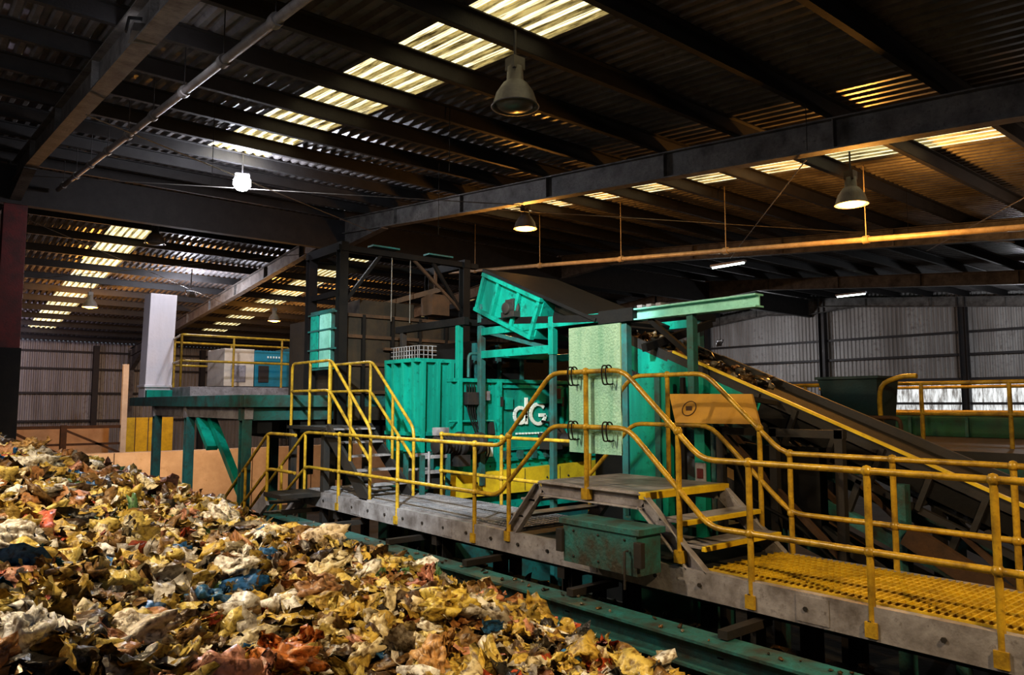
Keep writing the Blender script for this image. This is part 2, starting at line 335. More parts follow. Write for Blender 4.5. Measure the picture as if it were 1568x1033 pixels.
for x in (4.45,5.05):
    b.bar((x,11.2,DK-.1),(x,14.0,FL+.1),.05,.22,GRY)
    rail(b,[(x,10.2,TZ),(x,11.2,TZ),(x,13.6,-1.95)]);rail(b,[(x,10.2,MZ),(x,11.15,MZ),(x,13.6,-2.45)])
    for y in (11.2,12.1,13.0,13.6): zz=TZ-(y-11.2)*.625; b.tube([(x,y,zz-1.1),(x,y,zz)],RR,YEL,8)
b.box(4.42,5.1,10.6,11.25,DK-.06,DK,DRK)
for k in range(9): b.box(4.47,5.03,11.25+k*.29,11.48+k*.29,DK-.2-k*.2,DK-.17-k*.2,GRY)
WK.append(b.done())
b=B('stair_up')
for x in (5.15,5.85):
    b.bar((x,9.35,DK-.02),(x,10.65,-.38),.05,.2,DRK)
    rail(b,[(x,9.3,DK),(x,9.3,-.36),(x,10.55,.66),(x,12.0,.66),(x,12.0,-.38)]);rail(b,[(x,9.3,-.8),(x,10.6,.2),(x,12.0,.2)])
    for y,z0,z1 in ((9.9,-.9,.13),(10.6,-.35,.66),(11.3,-.35,.66)): b.tube([(x,y,z0),(x,y,z1)],RR,YEL,8)
for k in range(5): b.box(5.17,5.83,9.42+k*.24,9.62+k*.24,-1.16+k*.19,-1.135+k*.19,GRY)
b.box(5.1,5.9,10.6,12.05,-.41,-.36,DRK)
for x in (5.15,5.85):
    b.bar((x,11.9,FL),(x,11.9,-.4),.1,.1,DRK);b.bar((x,10.7,FL),(x,10.7,-.4),.1,.1,DRK)
WK.append(b.done())
b=B('hanging_sheet')
b.box(5.13,5.145,4.64,5.32,-.47,.74,PANEL)
for y in (5.2,4.75):
    for z in (.30,-.22):
        for dy in (-.025,.025): b.tube([(5.12,y+dy,z-.12),(5.04,y+dy,z-.13),(5.015,y+dy,z-.02),(5.03,y+dy,z+.05),(5.09,y+dy,z+.05),(5.12,y+dy,z-.02)],.007,BLK,6,bend=.03)
WK.append(b.done())
b=B('hydraulic_tank')
b.box(4.72,5.02,4.12,4.98,-1.40,-1.05,GRIME);b.box(4.70,5.04,4.08,5.02,-1.07,-1.02,GRIME)
for y in (4.08,5.0): b.box(4.69,4.74,y-.03,y+.05,-1.32,-1.12,DRK)
for y in (4.25,4.55,4.85): b.ball((4.715,y,-1.12),.012,DRK,6);b.ball((4.715,y,-1.34),.012,DRK,6)
b.tube([(4.70,4.2,-1.2),(4.66,4.2,-1.2),(4.66,4.2,-1.5)],.012,DRK,6);WK.append(b.done(.012))
b=B('trough_frame')
b.ibeam((4.60,-1.6,-1.77),(4.60,11.4,-1.77),.26,.2,GRIME,.02)
b.ibeam((4.95,-1.6,-2.12),(4.95,11.4,-2.12),.20,.22,GRIME,.02)
b.ibeam((6.6,-1.6,-1.9),(6.6,9.2,-1.9),.2,.25,GRIME,.02)
b.box(4.7,6.6,-1.6,11.4,-2.32,-2.28,BELT)
for y in np.arange(-1.4,11.4,1.55):
    b.bar((4.62,y,-1.63),(5.2,y,-1.63),.08,.06,DRK);b.bar((4.62,y,FL),(4.62,y,-1.87),.12,.12,BLK);b.bar((4.95,y,-2.1),(4.62,y,-1.75),.05,.1,BLK);b.bar((6.6,y,FL),(6.6,y,-2.0),.12,.12,BLK)
WK.append(b.done())
group('elevated_walkway',WK)
# ------------------------------------------------------------------ main machine
b=B('waste_shredder')
y0=9.7
b.box(6.86,10.97,y0,11.7,-1.1,.36,TEAL)
b.box(6.80,11.02,y0-.06,11.75,.34,.40,TEAL)
b.hexa([(6.53,y0-.12,-1.47),(10.97,y0-.12,-1.45),(10.97,y0+.1,-1.45),(6.53,y0+.1,-1.47),(6.53,y0-.12,-1.12),(10.97,y0-.12,-1.0),(10.97,y0+.1,-1.0),(6.53,y0+.1,-1.12)],YELB)
b.box(6.5,11.0,y0,11.8,-1.75,-1.4,TEAL)
b.box(6.6,10.9,y0+.15,11.6,FL,-1.7,TEALD)
for x0_,x1_,z0_,z1_ in ((7.75,9.15,-.75,.28),(9.3,10.8,-.8,.28)):
    for p,q in (((x0_,z0_),(x1_,z0_)),((x1_,z0_),(x1_,z1_)),((x1_,z1_),(x0_,z1_)),((x0_,z1_),(x0_,z0_))):
        b.bar((p[0],y0-.02,p[1]),(q[0],y0-.02,q[1]),.05,.05,TEAL)
b.box(8.55,9.1,y0-.09,y0-.02,.0,.24,TEAL);b.box(7.85,8.0,y0-.06,y0,-.1,.1,TEAL)
for x in (6.9,7.7): b.box(x-.04,x+.04,y0-.09,y0,-1.1,.36,TEAL)
for z in (-.95,): b.box(6.9,10.9,y0-.05,y0,z,z+.06,TEAL)
for x in np.arange(7.0,10.9,.28): b.ball((x,y0-.005,.31),.014,DRK,6);b.ball((x,y0-.01,-1.02),.014,DRK,6)
for x in np.arange(6.7,10.9,.5): b.ball((x,y0-.125,-1.25),.018,DRK,6)
for x in (7.3,8.2,9.0): b.box(x,x+.012,y0-.125,y0-.12,-1.44,-1.08,DRK)
b.tube([(6.7,y0-.06,-.28),(7.6,y0-.06,-.28),(7.65,y0-.06,-.6)],.02,TEAL,8,bend=.05)
b.tube([(8.6,y0-.10,-.3),(8.85,y0-.16,-.35),(9.0,y0-.2,-.55)],.02,BLK,8,bend=.08)
for k in range(4): b.tube([(7.05+k*.05,y0-.05,.30),(7.05+k*.05,y0-.06,-.1-k*.04),(7.3+k*.06,y0-.14,-.75),(7.2+k*.05,y0-.1,-1.0)],.013,BLK,6,bend=.15)
b.box(7.02,7.24,y0-.12,y0,-.02,.18,DRK);b.box(7.3,7.5,y0-.08,y0,.05,.2,GRY);b.box(7.5,7.62,y0-.07,y0,-.5,-.3,DRK)
for x in (7.8,8.1,8.4,8.7): b.box(x,x+.1,y0-.10,y0-.02,-.92,-.78,TEALD)
for z in (-.05,-.65): b.box(9.1,9.16,y0-.07,y0,z,z+.16,DRK);b.box(7.70,7.76,y0-.10,y0,z,z+.16,DRK)
def stroke(pts,w=.06):
    for p,q in zip(pts[:-1],pts[1:]): b.bar((p[0],y0-.03,p[1]),(q[0],y0-.03,q[1]),w,.03,LOGO,up=(0,1,0))
cx,cz=8.22,-.20
stroke([(cx-.04+.13*math.cos(a),cz+.13*math.sin(a)) for a in np.linspace(0,2*math.pi,15)]);stroke([(cx+.09,cz-.15),(cx+.09,cz+.30)])
stroke([(cx+.36+.17*math.cos(a),cz+.02+.17*math.sin(a)) for a in np.linspace(.7,2*math.pi-.1,15)]);stroke([(cx+.53,cz+.0),(cx+.38,cz+.0)])
for k in range(9): b.box(cx-.12+k*.07,cx-.08+k*.07,y0-.03,y0,cz-.32,cz-.29,LOGO)
b.box(7.47,7.60,y0-.03,y0,-.86,-.62,LOGO);b.box(7.47,7.60,y0-.035,y0,-.70,-.62,RED);b.box(8.95,9.06,y0-.10,y0-.02,.08,.26,RED)
b.lathe((6.75,y0-.28,-.62),[(.0,-.45),(.13,-.45),(.14,-.42),(.14,-.05),(.19,-.03),(.19,.05),(.12,.08),(.12,.32),(.17,.33),(.17,.42),(0,.42)],DRK,16,'x')
for k in range(6): b.lathe((6.36+k*.06,y0-.28,-.62),[(.14,-.01),(.165,-.01),(.165,.01),(.14,.01)],DRK,16,'x')
b.box(6.62,6.86,y0-.42,y0,-.95,-.78,DRK);b.box(6.3,6.5,y0-.36,y0-.2,-.48,-.36,GRY)
b.lathe((8.95,y0,-.62),[(0,-.5),(.11,-.5),(.12,-.2),(.2,-.18),(.2,0)],DRK,16,'y')
b.box(8.6,8.9,y0-.3,y0,-.78,-.5,DRK)
for x in (6.0,6.45):
    for y in (9.3,9.75): b.bar((x,y,FL),(x,y,-.75),.06,.06,TEALD)
for z in (-1.0,-.78): b.bar((6.0,9.3,z),(6.45,9.3,z),.05,.05,GRY);b.bar((6.0,9.75,z),(6.45,9.75,z),.05,.05,GRY)
b.box(6.02,6.42,9.35,9.7,-1.25,-1.0,DRK);b.tube([(6.1,9.28,-.7),(6.1,9.28,-1.2),(6.5,9.28,-1.25)],.02,GRY,6,bend=.06)
hx0,hx1,hy0,hy1=6.28,6.88,y0+.15,10.75
b.hexa([(6.34,hy0+.05,-.75),(hx1,hy0+.05,-.75),(hx1,hy1,-.75),(6.34,hy1,-.75),(hx0,hy0,.70),(hx1,hy0,.62),(hx1,hy1,.62),(hx0,hy1,.70)],TEAL)
for x in (6.31,6.58,6.84): b.bar((x+.02,hy0+.0,-.75),(x,hy0-.05,.66),.06,.12,TEAL,up=(0,1,0))
for y in (9.9,10.2,10.5,10.72): b.bar((6.30,y,-.75),(hx0-.04,y,.68),.12,.06,TEAL,up=(0,1,0))
b.box(hx0-.10,hx1+.04,hy0-.06,hy1,.64,.70,TEAL);b.box(hx0-.08,hx1,hy0-.02,hy1,-.50,-.44,TEAL)
for y in np.arange(9.9,10.7,.08): b.bar((hx0,y,.70),(hx0,y,.90),.012,.012,GRY)
for x in np.arange(6.28,6.6,.08): b.bar((x,hy0,.70),(x,hy0,.90),.012,.012,GRY)
for z in (.76,.83,.90): b.bar((hx0,hy0,z),(hx0,10.7,z),.012,.012,GRY);b.bar((hx0,hy0,z),(6.6,hy0,z),.012,.012,GRY)
b.box(7.2,9.6,y0+.25,11.4,.40,.72,BLK);b.box(7.5,8.6,y0+.3,11.2,.72,1.05,BLK);b.box(9.0,10.6,y0+.3,11.3,.4,1.0,BLK)
for x in (7.4,7.9,8.4): b.box(x,x+.06,y0+.2,y0+.3,.4,1.0,TEALD)
b.tube([(7.1,y0-.02,.42),(7.1,y0-.02,.8),(8.8,y0-.02,.8)],.025,TEALD,8,bend=.08)
b.bar((6.93,y0,.36),(6.93,y0,1.28),.09,.09,TEAL);b.bar((6.93,11.4,.36),(6.93,11.4,1.28),.09,.09,DRK);b.bar((6.93,y0-.2,1.30),(6.93,11.6,1.30),.1,.12,BLK)
b.bar((6.9,y0,1.30),(8.6,y0,1.30),.1,.1,BLK)
b.done(.006)
# ------------------------------------------------------------------ inclined conveyor
CV=[]
def cz_(y): return .55+.41*(y-5.92)
b=B('belt_frame')
CX0,CX1=7.55,8.65;yb,yt=-2.2,9.4
up=Vector((0,-.41,1)).normalized()
def cp(x,y,h=0): return Vector((x,y,cz_(y)))+up*h
b.bar(cp((CX0+CX1)/2,yb,-.03),cp((CX0+CX1)/2,yt,-.03),CX1-CX0-.1,.03,BELT)
b.bar(cp((CX0+CX1)/2,yb,-.28),cp((CX0+CX1)/2,yt,-.28),CX1-CX0-.1,.02,BELT)
for x,s in ((CX0,-1),(CX1,1)):
    b.bar(cp(x,yb,.02),cp(x,6.0,.02),.05,.10,DRK);b.bar(cp(x,6.0,.0),cp(x,yt,.0),.05,.12,DRK)
    b.bar(cp(x,yb,-.13),cp(x,5.0,-.13),.03,.16,BLK);b.bar(cp(x,4.7,-.18),cp(x,7.2,-.18),.045,.36,TEAL);b.bar(cp(x,7.2,-.2),cp(x,yt,-.2),.04,.3,BLK)
    b.bar(cp(x,yb,-.36),cp(x,5.0,-.36),.06,.06,DRK)
    b.bar(cp(x,yb,-.75),cp(x,6.5,-.75),.1,.12,GRIME)
    for y in np.arange(yb+.3,6.4,.9):
        b.bar(cp(x,y,-.35),cp(x,y+.0,-.72),.06,.06,DRK);b.bar(cp(x,y,-.72),cp(x,y+.9,-.38),.05,.05,RUST)
    for y in np.arange(yb+.2,5.0,.45): b.bar(cp(x+s*.03,y,-.36),cp(x+s*.03,y,.05),.05,.05,DRK)
b.bar(cp(CX0-.03,yb,.09),cp(CX0-.03,5.95,.09),.04,.03,YELB)
for y in np.arange(yb+.2,yt,.55):
    b.tube([cp(CX0,y,-.12),cp(CX1,y,-.12)],.05,DRK,8)
    b.tube([cp(CX0,y,-.28),cp(CX1,y,-.28)],.04,DRK,8)
b.tube([cp(CX0-.05,yt,-.15),cp(CX1+.05,yt,-.15)],.17,DRK,14)
for y in (1.2,3.2,5.25):
    for x in (CX0-.1,CX1+.1): b.bar((x,y,FL),(x,y,cz_(y)-.2),.12,.12,GRIME)
    b.bar((CX0-.1,y,-2.4),(CX1+.1,y,-1.6),.06,.06,RUST)
b.bar((7.3,3.1,-1.2),(7.3,.5,-2.6),.08,.2,RUST);b.bar((7.3,4.4,-1.0),(7.3,1.5,-2.6),.08,.1,DRK)
CV.append(b.done())
b=B('head_chute')
HX0,HX1=7.28,8.8
def hp(x,y,h): return Vector((x,y,2.16+.41*(y-9.6)))+up*h
def tb(x0,x1,ya,yb_,h0,h1,mt):
    b.hexa([hp(x0,ya,h0),hp(x1,ya,h0),hp(x1,yb_,h0),hp(x0,yb_,h0),hp(x0,ya,h1),hp(x1,ya,h1),hp(x1,yb_,h1),hp(x0,yb_,h1)],mt)
tb(HX0,HX1,8.05,9.45,-.62,0,TEAL)
tb(HX0-.05,HX1+.05,7.0,9.5,.0,.05,BLK);tb(HX0+.3,HX1,6.9,8.05,-.45,0,BLK)
for y in (8.1,8.55,9.05,9.42): tb(HX0-.07,HX0,y-.03,y+.03,-.62,0,TEAL)
tb(HX0-.09,HX0,8.05,9.45,-.64,-.58,TEAL);tb(HX0-.09,HX0,8.05,9.45,-.06,0,TEAL)
c=hp(HX0,8.62,-.34)
b.lathe((c.x-.02,c.y,c.z),[(0,-.16),(.09,-.16),(.1,-.04),(.16,-.03),(.16,0)],DRK,14,'x')
b.box(c.x-.14,c.x,c.y-.15,c.y+.15,c.z-.14,c.z-.05,DRK);b.box(c.x-.1,c.x,c.y-.1,c.y+.1,c.z+.02,c.z+.14,DRK)
for y,zt in ((9.6,1.25),(7.9,1.25),(6.5,1.15)):
    for x in (7.3,8.85):
        if y>9: b.bar((x,y,-1.3),(x,y,zt),.10,.10,TEALD)
        elif y>7: b.bar((x,y,.7),(x,y,zt),.10,.10,TEAL);b.bar((x,y,FL),(x,y,.7),.08,.08,TEALD)
        else: b.bar((x,y,FL),(x,y,zt),.10,.10,TEALD)
for z,ya,yb_ in ((1.15,6.5,9.6),(.78,7.9,9.6)):
    for x in (7.3,8.85): b.bar((x,ya,z),(x,yb_,z),.08,.12,TEAL)
b.bar((7.3,7.9,.78),(7.3,9.5,1.15),.06,.06,TEALD);b.bar((7.3,7.9,1.15),(8.85,7.9,1.15),.1,.1,TEAL);b.bar((7.3,9.6,.8),(8.85,9.6,.8),.1,.1,TEAL)
b.bar((7.3,9.6,1.3),(7.3,9.6,1.6),.1,.1,TEALD)
CV.append(b.done(.005))
b=B('support_beam')
b.ibeam((7.3,4.55,1.13),(7.3,6.3,1.13),.16,.15,TEALL,.02);b.box(7.2,7.4,6.3,6.9,1.05,1.22,BLK)  # beam coloured pale for the strong light falling on it
b.bar((7.3,5.46,-.1),(7.3,5.46,1.06),.09,.09,TEALD);b.bar((7.3,6.6,1.12),(7.3,9.6,1.32),.09,.1,BLK)
b.bar((7.3,5.46,.55),(7.3,6.1,1.05),.06,.06,BLK);b.bar((7.3,6.2,.7),(8.7,6.2,1.1),.08,.1,BLK);b.bar((7.3,6.3,1.2),(8.9,6.3,1.2),.1,.1,BLK)
for y in (5.9,6.05,6.2): b.box(7.22,7.38,y-.04,y+.04,1.2,1.24,GRY)
CV.append(b.done())
b=B('support_frame')
b.box(7.0,7.25,5.62,6.2,-1.4,.33,TEAL);b.box(6.97,7.0,5.7,5.78,-1.4,.33,TEALD);b.bar((7.1,5.2,FL),(7.1,5.2,.05),.12,.14,TEAL);b.bar((7.05,5.42,-1.4),(7.05,5.42,.3),.05,.05,BLK)
b.box(7.1,7.9,5.2,6.4,FL,-1.4,TEALD)
b.box(6.98,7.0,5.08,5.22,-.92,-.66,GRY);b.box(6.97,6.98,5.11,5.19,-.83,-.72,RED)
CV.append(b.done(.006))
b=B('guard_plate')
pts=[(6.95,5.54,.11),(6.95,4.46,.10),(6.80,4.28,-.21),(6.80,5.34,-.22)]
b.prism(pts,(.03,0,.0),SIGN)
for k in range(20):
    a0,a1=2*math.pi*k/20,2*math.pi*(k+1)/20
    b.tube([(6.868+math.sin(a0)*.04,5.2+.09*math.cos(a0),-.055+math.sin(a0)*.08),(6.868+math.sin(a1)*.04,5.2+.09*math.cos(a1),-.055+math.sin(a1)*.08)],.005,RUST,5)
b.box(6.862,6.87,5.16,5.24,-.08,-.03,RUST)
b.bar((7.0,4.5,.05),(7.5,4.5,.0),.05,.05,DRK);b.bar((7.0,5.4,.05),(7.5,5.4,.1),.05,.05,DRK)
for y in (4.95,4.3,3.6): b.bar((7.1,y,FL),(7.1,y,-.25),.08,.08,DRK)
b.bar((7.1,3.55,-.3),(7.1,5.0,-.3),.08,.08,DRK);b.bar((7.1,3.6,-1.5),(7.1,4.9,-.35),.06,.06,RUST);b.box(7.25,7.4,3.9,4.9,-1.3,-.45,BLK)
b.tube([(7.05,4.8,-.5),(7.05,4.6,-1.0),(7.0,4.0,-1.2),(7.0,3.2,-1.9)],.02,BLK,6,bend=.2)
CV.append(b.done())
group('inclined_conveyor',CV)
# ------------------------------------------------------------------ gantry
b=B('steel_gantry')
gx0,gx1,gy0,gy1,gt=6.0,8.66,11.95,13.2,2.76
PRESS=mat('press_brown',(.02,.014,.010),(.045,.03,.016),.7,.7,scale=4)
for x in (gx0,gx1):
    for y in (gy0,gy1): b.ibeam((x,y,-1.3),(x,y,gt),.16,.16,BLK,.02,up=(0,1,0))
for x in (gx0,gx1): b.bar((x,gy0-.1,gt),(x,gy1+.1,gt),.14,.16,BLK);b.bar((x,gy0,1.95),(x,gy1,1.95),.08,.1,BLK)
for y in (gy0,gy1): b.bar((gx0-.1,y,gt-.02),(gx1+.3,y,gt-.02),.12,.10,BLK)
b.bar((gx0,gy0,1.7),(gx0+.8,gy0,gt),.06,.06,BLK);b.bar((gx1,gy0,1.7),(gx1-.8,gy0,gt),.06,.06,BLK)
b.bar((gx0+1.4,gy0,gt),(gx1,gy0,1.75),.05,.05,RUST);b.bar((gx0+1.3,gy1,1.9),(gx0+2.1,gy0,2.2),.08,.1,RUST)
for x in (6.8,8.0): b.box(x-.28,x+.28,gy0-.15,gy0+.05,gt+.06,gt+.09,TEALD)
for x in (7.0,7.4): b.tube([(x,gy0,gt),(x,gy0,1.5)],.010,PIPED,5)
b.box(7.9,8.3,gy0,gy0+.4,1.7,2.1,RUST);b.bar((8.1,gy0+.2,2.1),(8.1,gy0+.2,gt),.05,.05,RUST)
b.box(6.15,8.6,12.1,14.5,-.3,1.60,PRESS)
for z in (.2,.7,1.2,1.58): b.box(6.1,8.65,12.05,12.1,z-.03,z+.03,RUST)
for x in (6.5,7.1,7.7,8.3): b.box(x-.03,x+.03,12.04,12.1,-.3,1.6,BLK)
b.box(6.9,8.2,12.0,12.06,.97,1.02,RUST);b.box(6.7,7.9,12.6,13.6,1.6,1.95,PRESS)
for z in (.95,1.3,1.6): b.box(5.9,5.94,12.0,13.1,z,z+.03,TEALD)
b.box(5.93,6.0,12.15,13.05,.6,1.68,TEALD);b.box(5.91,5.93,12.7,13.0,.65,1.62,TEAL);b.box(5.91,5.93,12.2,12.62,.65,1.62,TEALL)
b.done()
# ------------------------------------------------------------------ left raised platform
PL=[]
b=B('platform_deck')
px0,px1,py0,py1=4.4,8.2,12.15,19.5
b.box(px0,px1,py0,py1,-.02,.12,TEALD);b.bar((px0,py0,.04),(px0,py1,.04),.1,.2,TEALD);b.bar((px0,py0,.04),(px1,py0,.04),.1,.2,TEALD)
b.box(4.9,px1,16.7,19.3,.12,.36,GRY)
for y in (12.3,15.3,17.6): b.bar((px0,y,-.16),(px1,y,-.16),.14,.24,GRY if y>12.5 else TEALD)
b.bar((px0+.12,12.2,-.16),(px0+.12,17.8,-.16),.14,.2,GRY)
for x,y in ((4.5,12.3),(4.5,15.3),(4.5,17.6),(7.9,15.3),(7.9,17.6),(6.2,15.3)):
    b.ibeam((x,y,FL),(x,y,-.26),.16,.16,TEALD,.02,up=(0,1,0))
b.bar((4.62,14.4,-.25),(4.52,12.4,-1.5),.12,.14,TEAL);b.bar((4.5,14.6,-.3),(4.5,13.9,-.8),.2,.1,TEAL)
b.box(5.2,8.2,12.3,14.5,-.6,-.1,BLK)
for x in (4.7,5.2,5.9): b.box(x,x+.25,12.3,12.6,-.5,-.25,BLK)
PL.append(b.done(.006))
b=B('platform_rail')
def railrun(pts,z0,z1,n):
    for z in (z1,(z0+z1)/2): b.tube([(x,y,z) for x,y in pts],.028,YEL,8,bend=.1)
    for (xa,ya),(xb,yb_) in zip(pts[:-1],pts[1:]):
        k=max(1,int(math.hypot(xb-xa,yb_-ya)/1.1))
        for i in range(k+1): x=xa+(xb-xa)*i/k;y=ya+(yb_-ya)*i/k;b.tube([(x,y,z0),(x,y,z1)],.026,YEL,8)
railrun([(8.1,19.2),(5.1,19.2),(4.75,16.9),(8.1,16.9)],.36,1.48,3)
PL.append(b.done())
group('raised_platform',PL)
b=B('white_cabinet')
b.hexa([(4.36,18.2,.12),(4.92,18.2,.12),(4.92,18.75,.12),(4.36,18.75,.12),(4.41,18.2,2.5),(4.98,18.2,2.5),(4.98,18.75,2.5),(4.41,18.75,2.5)],WHT)
b.box(4.34,4.95,18.14,18.8,.36,.42,WHT);b.box(4.36,4.9,18.0,18.16,.12,.3,TEAL);b.done(.01)
b=B('air_compressor')
b.box(5.9,6.6,17.6,18.8,.40,1.28,CREAM);b.box(6.62,7.5,17.6,18.8,.40,1.26,BLUE);b.box(7.55,8.1,17.7,18.7,.40,1.36,TEALD)
b.box(6.6,7.52,17.58,17.62,1.0,1.24,mat('compressor_blue',(.01,.22,.34),(.01,.15,.2),.3))
for k in range(5): b.box(6.9+k*.07,6.94+k*.07,17.56,17.58,1.08,1.13,LOGO)
b.box(6.05,6.4,17.58,17.6,.5,.9,GRY);b.box(5.7,8.1,17.5,18.9,.36,.40,DRK)
b.box(6.7,6.95,17.57,17.6,.5,.9,DRK);b.done(.01)
# ------------------------------------------------------------------ push wall and rear items
b=B('push_wall');b.box(-6,15,23.9,24.3,FL,-1.42,PUSH)
for x in np.arange(-5,15,2.0): b.box(x-.01,x+.01,23.89,23.9,FL,-1.42,RUST)
b.done()
b=B('rear_bracing_frame')
b.ibeam((8.7,40,FL),(8.7,40,1.9),.25,.25,CREAM,.03);b.ibeam((6.2,40,FL),(6.2,40,-1.0),.25,.25,RUST,.03);b.ibeam((2.4,40,FL),(2.4,40,-.8),.25,.25,RUST,.03)
b.bar((1,40,-1.1),(8.7,40,-1.1),.12,.14,RUST);b.bar((1.2,40,.4),(6.2,40,-2.4),.1,.12,RUST);b.bar((6.2,40,-1.2),(8.7,40,-2.4),.1,.1,RUST);b.bar((1,40,-1.9),(8.7,40,-1.9),.1,.1,RUST)
for x in (8.9,9.5,10.1,10.7): b.box(x,x+.55,41,41.1,FL,-.7,YELB)
b.box(0.5,8.7,43,43.1,FL,-1.2,PUSH)
b.done()
# ------------------------------------------------------------------ right hand equipment
RD=[]
b=B('deck')
b.box(10.8,18,1.0,7.5,-.75,-.62,DRK)
for x in (10.9,14,17.8):
    for y in (1.2,4.2,7.3): b.bar((x,y,FL),(x,y,-.75),.14,.14,DRK)
b.bar((10.8,7.5,-.9),(10.8,1.0,-.9),.1,.25,TEALD)
for z in (.30,-.15): b.tube([(11.9,8.0,z),(11.9,1.2,z)],.03,YEL,8)
for y in (7.8,6.6,4.75,3.6,2.4,1.2): b.tube([(11.9,y,-.62),(11.9,y,.30)],.03,YEL,8)
for z in (.30,-.15): b.tube([(15,8.0,z),(15,1.2,z)],.03,YEL,8)
for y in (7.8,6.0,4.2,2.4): b.tube([(15,y,-.62),(15,y,.30)],.03,YEL,8)
RD.append(b.done())
b=B('discharge_chute')
DBS=mat('dark_blue_steel',(.012,.04,.05),(.02,.018,.015),.5)
b.hexa([(11.0,5.0,-.6),(11.5,5.0,-.6),(11.5,5.6,-.6),(11.0,5.6,-.6),(10.9,4.95,.38),(11.6,4.95,.38),(11.6,5.85,.38),(10.9,5.85,.38)],DBS)
b.box(10.87,11.63,4.92,5.88,.36,.40,DBS)
b.tube([(11.0,4.92,-.6),(10.95,4.95,.0),(10.9,4.9,.28),(10.9,4.6,.38),(10.9,4.4,.38)],.035,YEL,8,bend=.15)
b.tube([(10.8,5.2,-.2),(10.8,4.6,-.2),(10.8,4.6,-.6)],.03,RUST,8,bend=.1)
RD.append(b.done())
b=B('baling_press')
b.box(15.3,18,3.0,7.0,-.62,-.25,mat('dark_green_steel',(.01,.09,.05),(.02,.02,.02),.6));b.box(15.5,17.8,3.2,6.8,-.25,-.2,TEALD)
for y in (3.3,4.3,5.3,6.3): b.box(15.25,15.3,y,y+.06,-.62,-.25,TEALD)
RD.append(b.done(.01))
group('side_loading_deck',RD)
b=B('dark_hopper_bank')
b.box(9.6,10.6,6.6,9.3,FL,-.1,BLK);b.bar((9.3,8.5,-.3),(9.3,2,-2.8),.4,.25,DRK);b.bar((9.2,7.5,-.9),(9.2,1,-3.1),.1,.3,GRIME);b.bar((9.0,6.5,-.5),(9.0,1.5,-1.1),.06,.1,RUST)
b.bar((9.0,5.8,-1.0),(9.0,2.0,-2.8),.06,.08,RUST)
b.done()
# ------------------------------------------------------------------ waste heap
def ss(a,b_,t): t=min(1,max(0,(t-a)/(b_-a)));return t*t*(3-2*t)
def hz(x,y):
    z=-.24-.315*max(x,-.6)
    k=ss(1.0,3.6,x)
    z-=(1-k)*.085*max(0,12.5-y)+k*.12*max(0,6-y)
    z-=.75*max(0,x-3.75)+.24*ss(2.4,3.6,x)*ss(4.5,7.5,y)
    z-=.55*max(0,y-14.3)
    n=noise.noise(Vector((x*.9,y*.9,0)))*.17+noise.noise(Vector((x*2.3,y*2.3,4)))*.11
    return max(z+n,FL+.01)
nx,ny=110,230
xs=np.linspace(-5,4.95,nx);ys=np.linspace(-4,20,ny)
vs=[]
for y in ys:
    for x in xs:
        vs.append((x,y,max(hz(x,y)-.06+noise.noise(Vector((x*7,y*7,1)))*.05,FL+.005)))
hv=np.array(vs);V=[hv];F=[];C=[];cnt=len(hv)
idx=np.arange(nx*ny).reshape(ny,nx)
q=np.stack([idx[:-1,:-1],idx[:-1,1:],idx[1:,1:],idx[1:,:-1]],-1).reshape(-1,4)
F.append(q);C.append(np.tile(np.array([[.04,.025,.012]]),(cnt,1))*rng.uniform(.5,1.3,(cnt,1)))  # underlayer coloured dark, putting shade into the gaps between pieces
pal=np.array([[.56,.40,.09],[.62,.49,.15],[.42,.29,.07],[.66,.57,.37],[.22,.13,.05],[.09,.055,.03],[.03,.025,.02],[.80,.78,.74],[.46,.09,.04],[.54,.28,.20],[.03,.14,.36],[.10,.20,.09],[.36,.33,.29],[.38,.19,.08]])
pw=np.array([.165,.135,.115,.10,.105,.09,.06,.085,.024,.030,.022,.018,.055,.045]);pw=pw/pw.sum()
def sheet(n,size,creases=4,flat=.45):
    u,v=np.meshgrid(np.linspace(-1,1,n),np.linspace(-1,1,n))
    rr=np.sqrt(1-.45*np.minimum(u*u,v*v)*rng.uniform(0,1));asp=rng.uniform(.4,1)
    X=u*rr;Y=v*rr*asp;Z=np.zeros_like(X)
    for k in range(creases):
        a=rng.uniform(0,math.pi);o=rng.uniform(-.6,.6);s=X*math.cos(a)+Y*math.sin(a)-o
        amp=rng.uniform(.3,1.0)*rng.choice([-1,1]);Z=Z+amp*np.abs(s)
        sq=rng.uniform(.0,.4);X=X-s*math.cos(a)*sq;Y=Y-s*math.sin(a)*sq
    Z-=Z.mean();p=np.stack([X,Y,Z*flat],-1).reshape(-1,3)+rng.normal(0,.07,(n*n,3))
    i=np.arange(n*n).reshape(n,n);f=np.stack([i[:-1,:-1],i[:-1,1:],i[1:,1:],i[1:,:-1]],-1).reshape(-1,4)
    return p*size,f
def wad(nu,nv,size,rid=7,fr=2.2,ra=.36):
    th=np.linspace(0,math.pi,nv+1)[:,None];a=np.linspace(0,2*math.pi,nu,endpoint=False)[None,:]
    d=np.stack([np.sin(th)*np.cos(a),np.sin(th)*np.sin(a),np.cos(th)*np.ones_like(a)],-1).reshape(-1,3)
    r=np.ones(len(d))
    for k in range(rid):
        w=rng.normal(0,1,3);w/=np.linalg.norm(w);s=(d@w)*fr*rng.uniform(.6,1.6)+rng.uniform(0,2)
        r+=ra*(np.abs((s%2)-1)-.5)
    r+=rng.normal(0,.05,len(d))
    p=d*r[:,None]*size*np.array([rng.uniform(.8,1.7),rng.uniform(.55,1.0),rng.uniform(.3,.75)])
    f=[]
    for i in range(nv):
        for k in range(nu): f.append((i*nu+k,(i+1)*nu+k,(i+1)*nu+(k+1)%nu,i*nu+(k+1)%nu))
    return p,np.array(f)
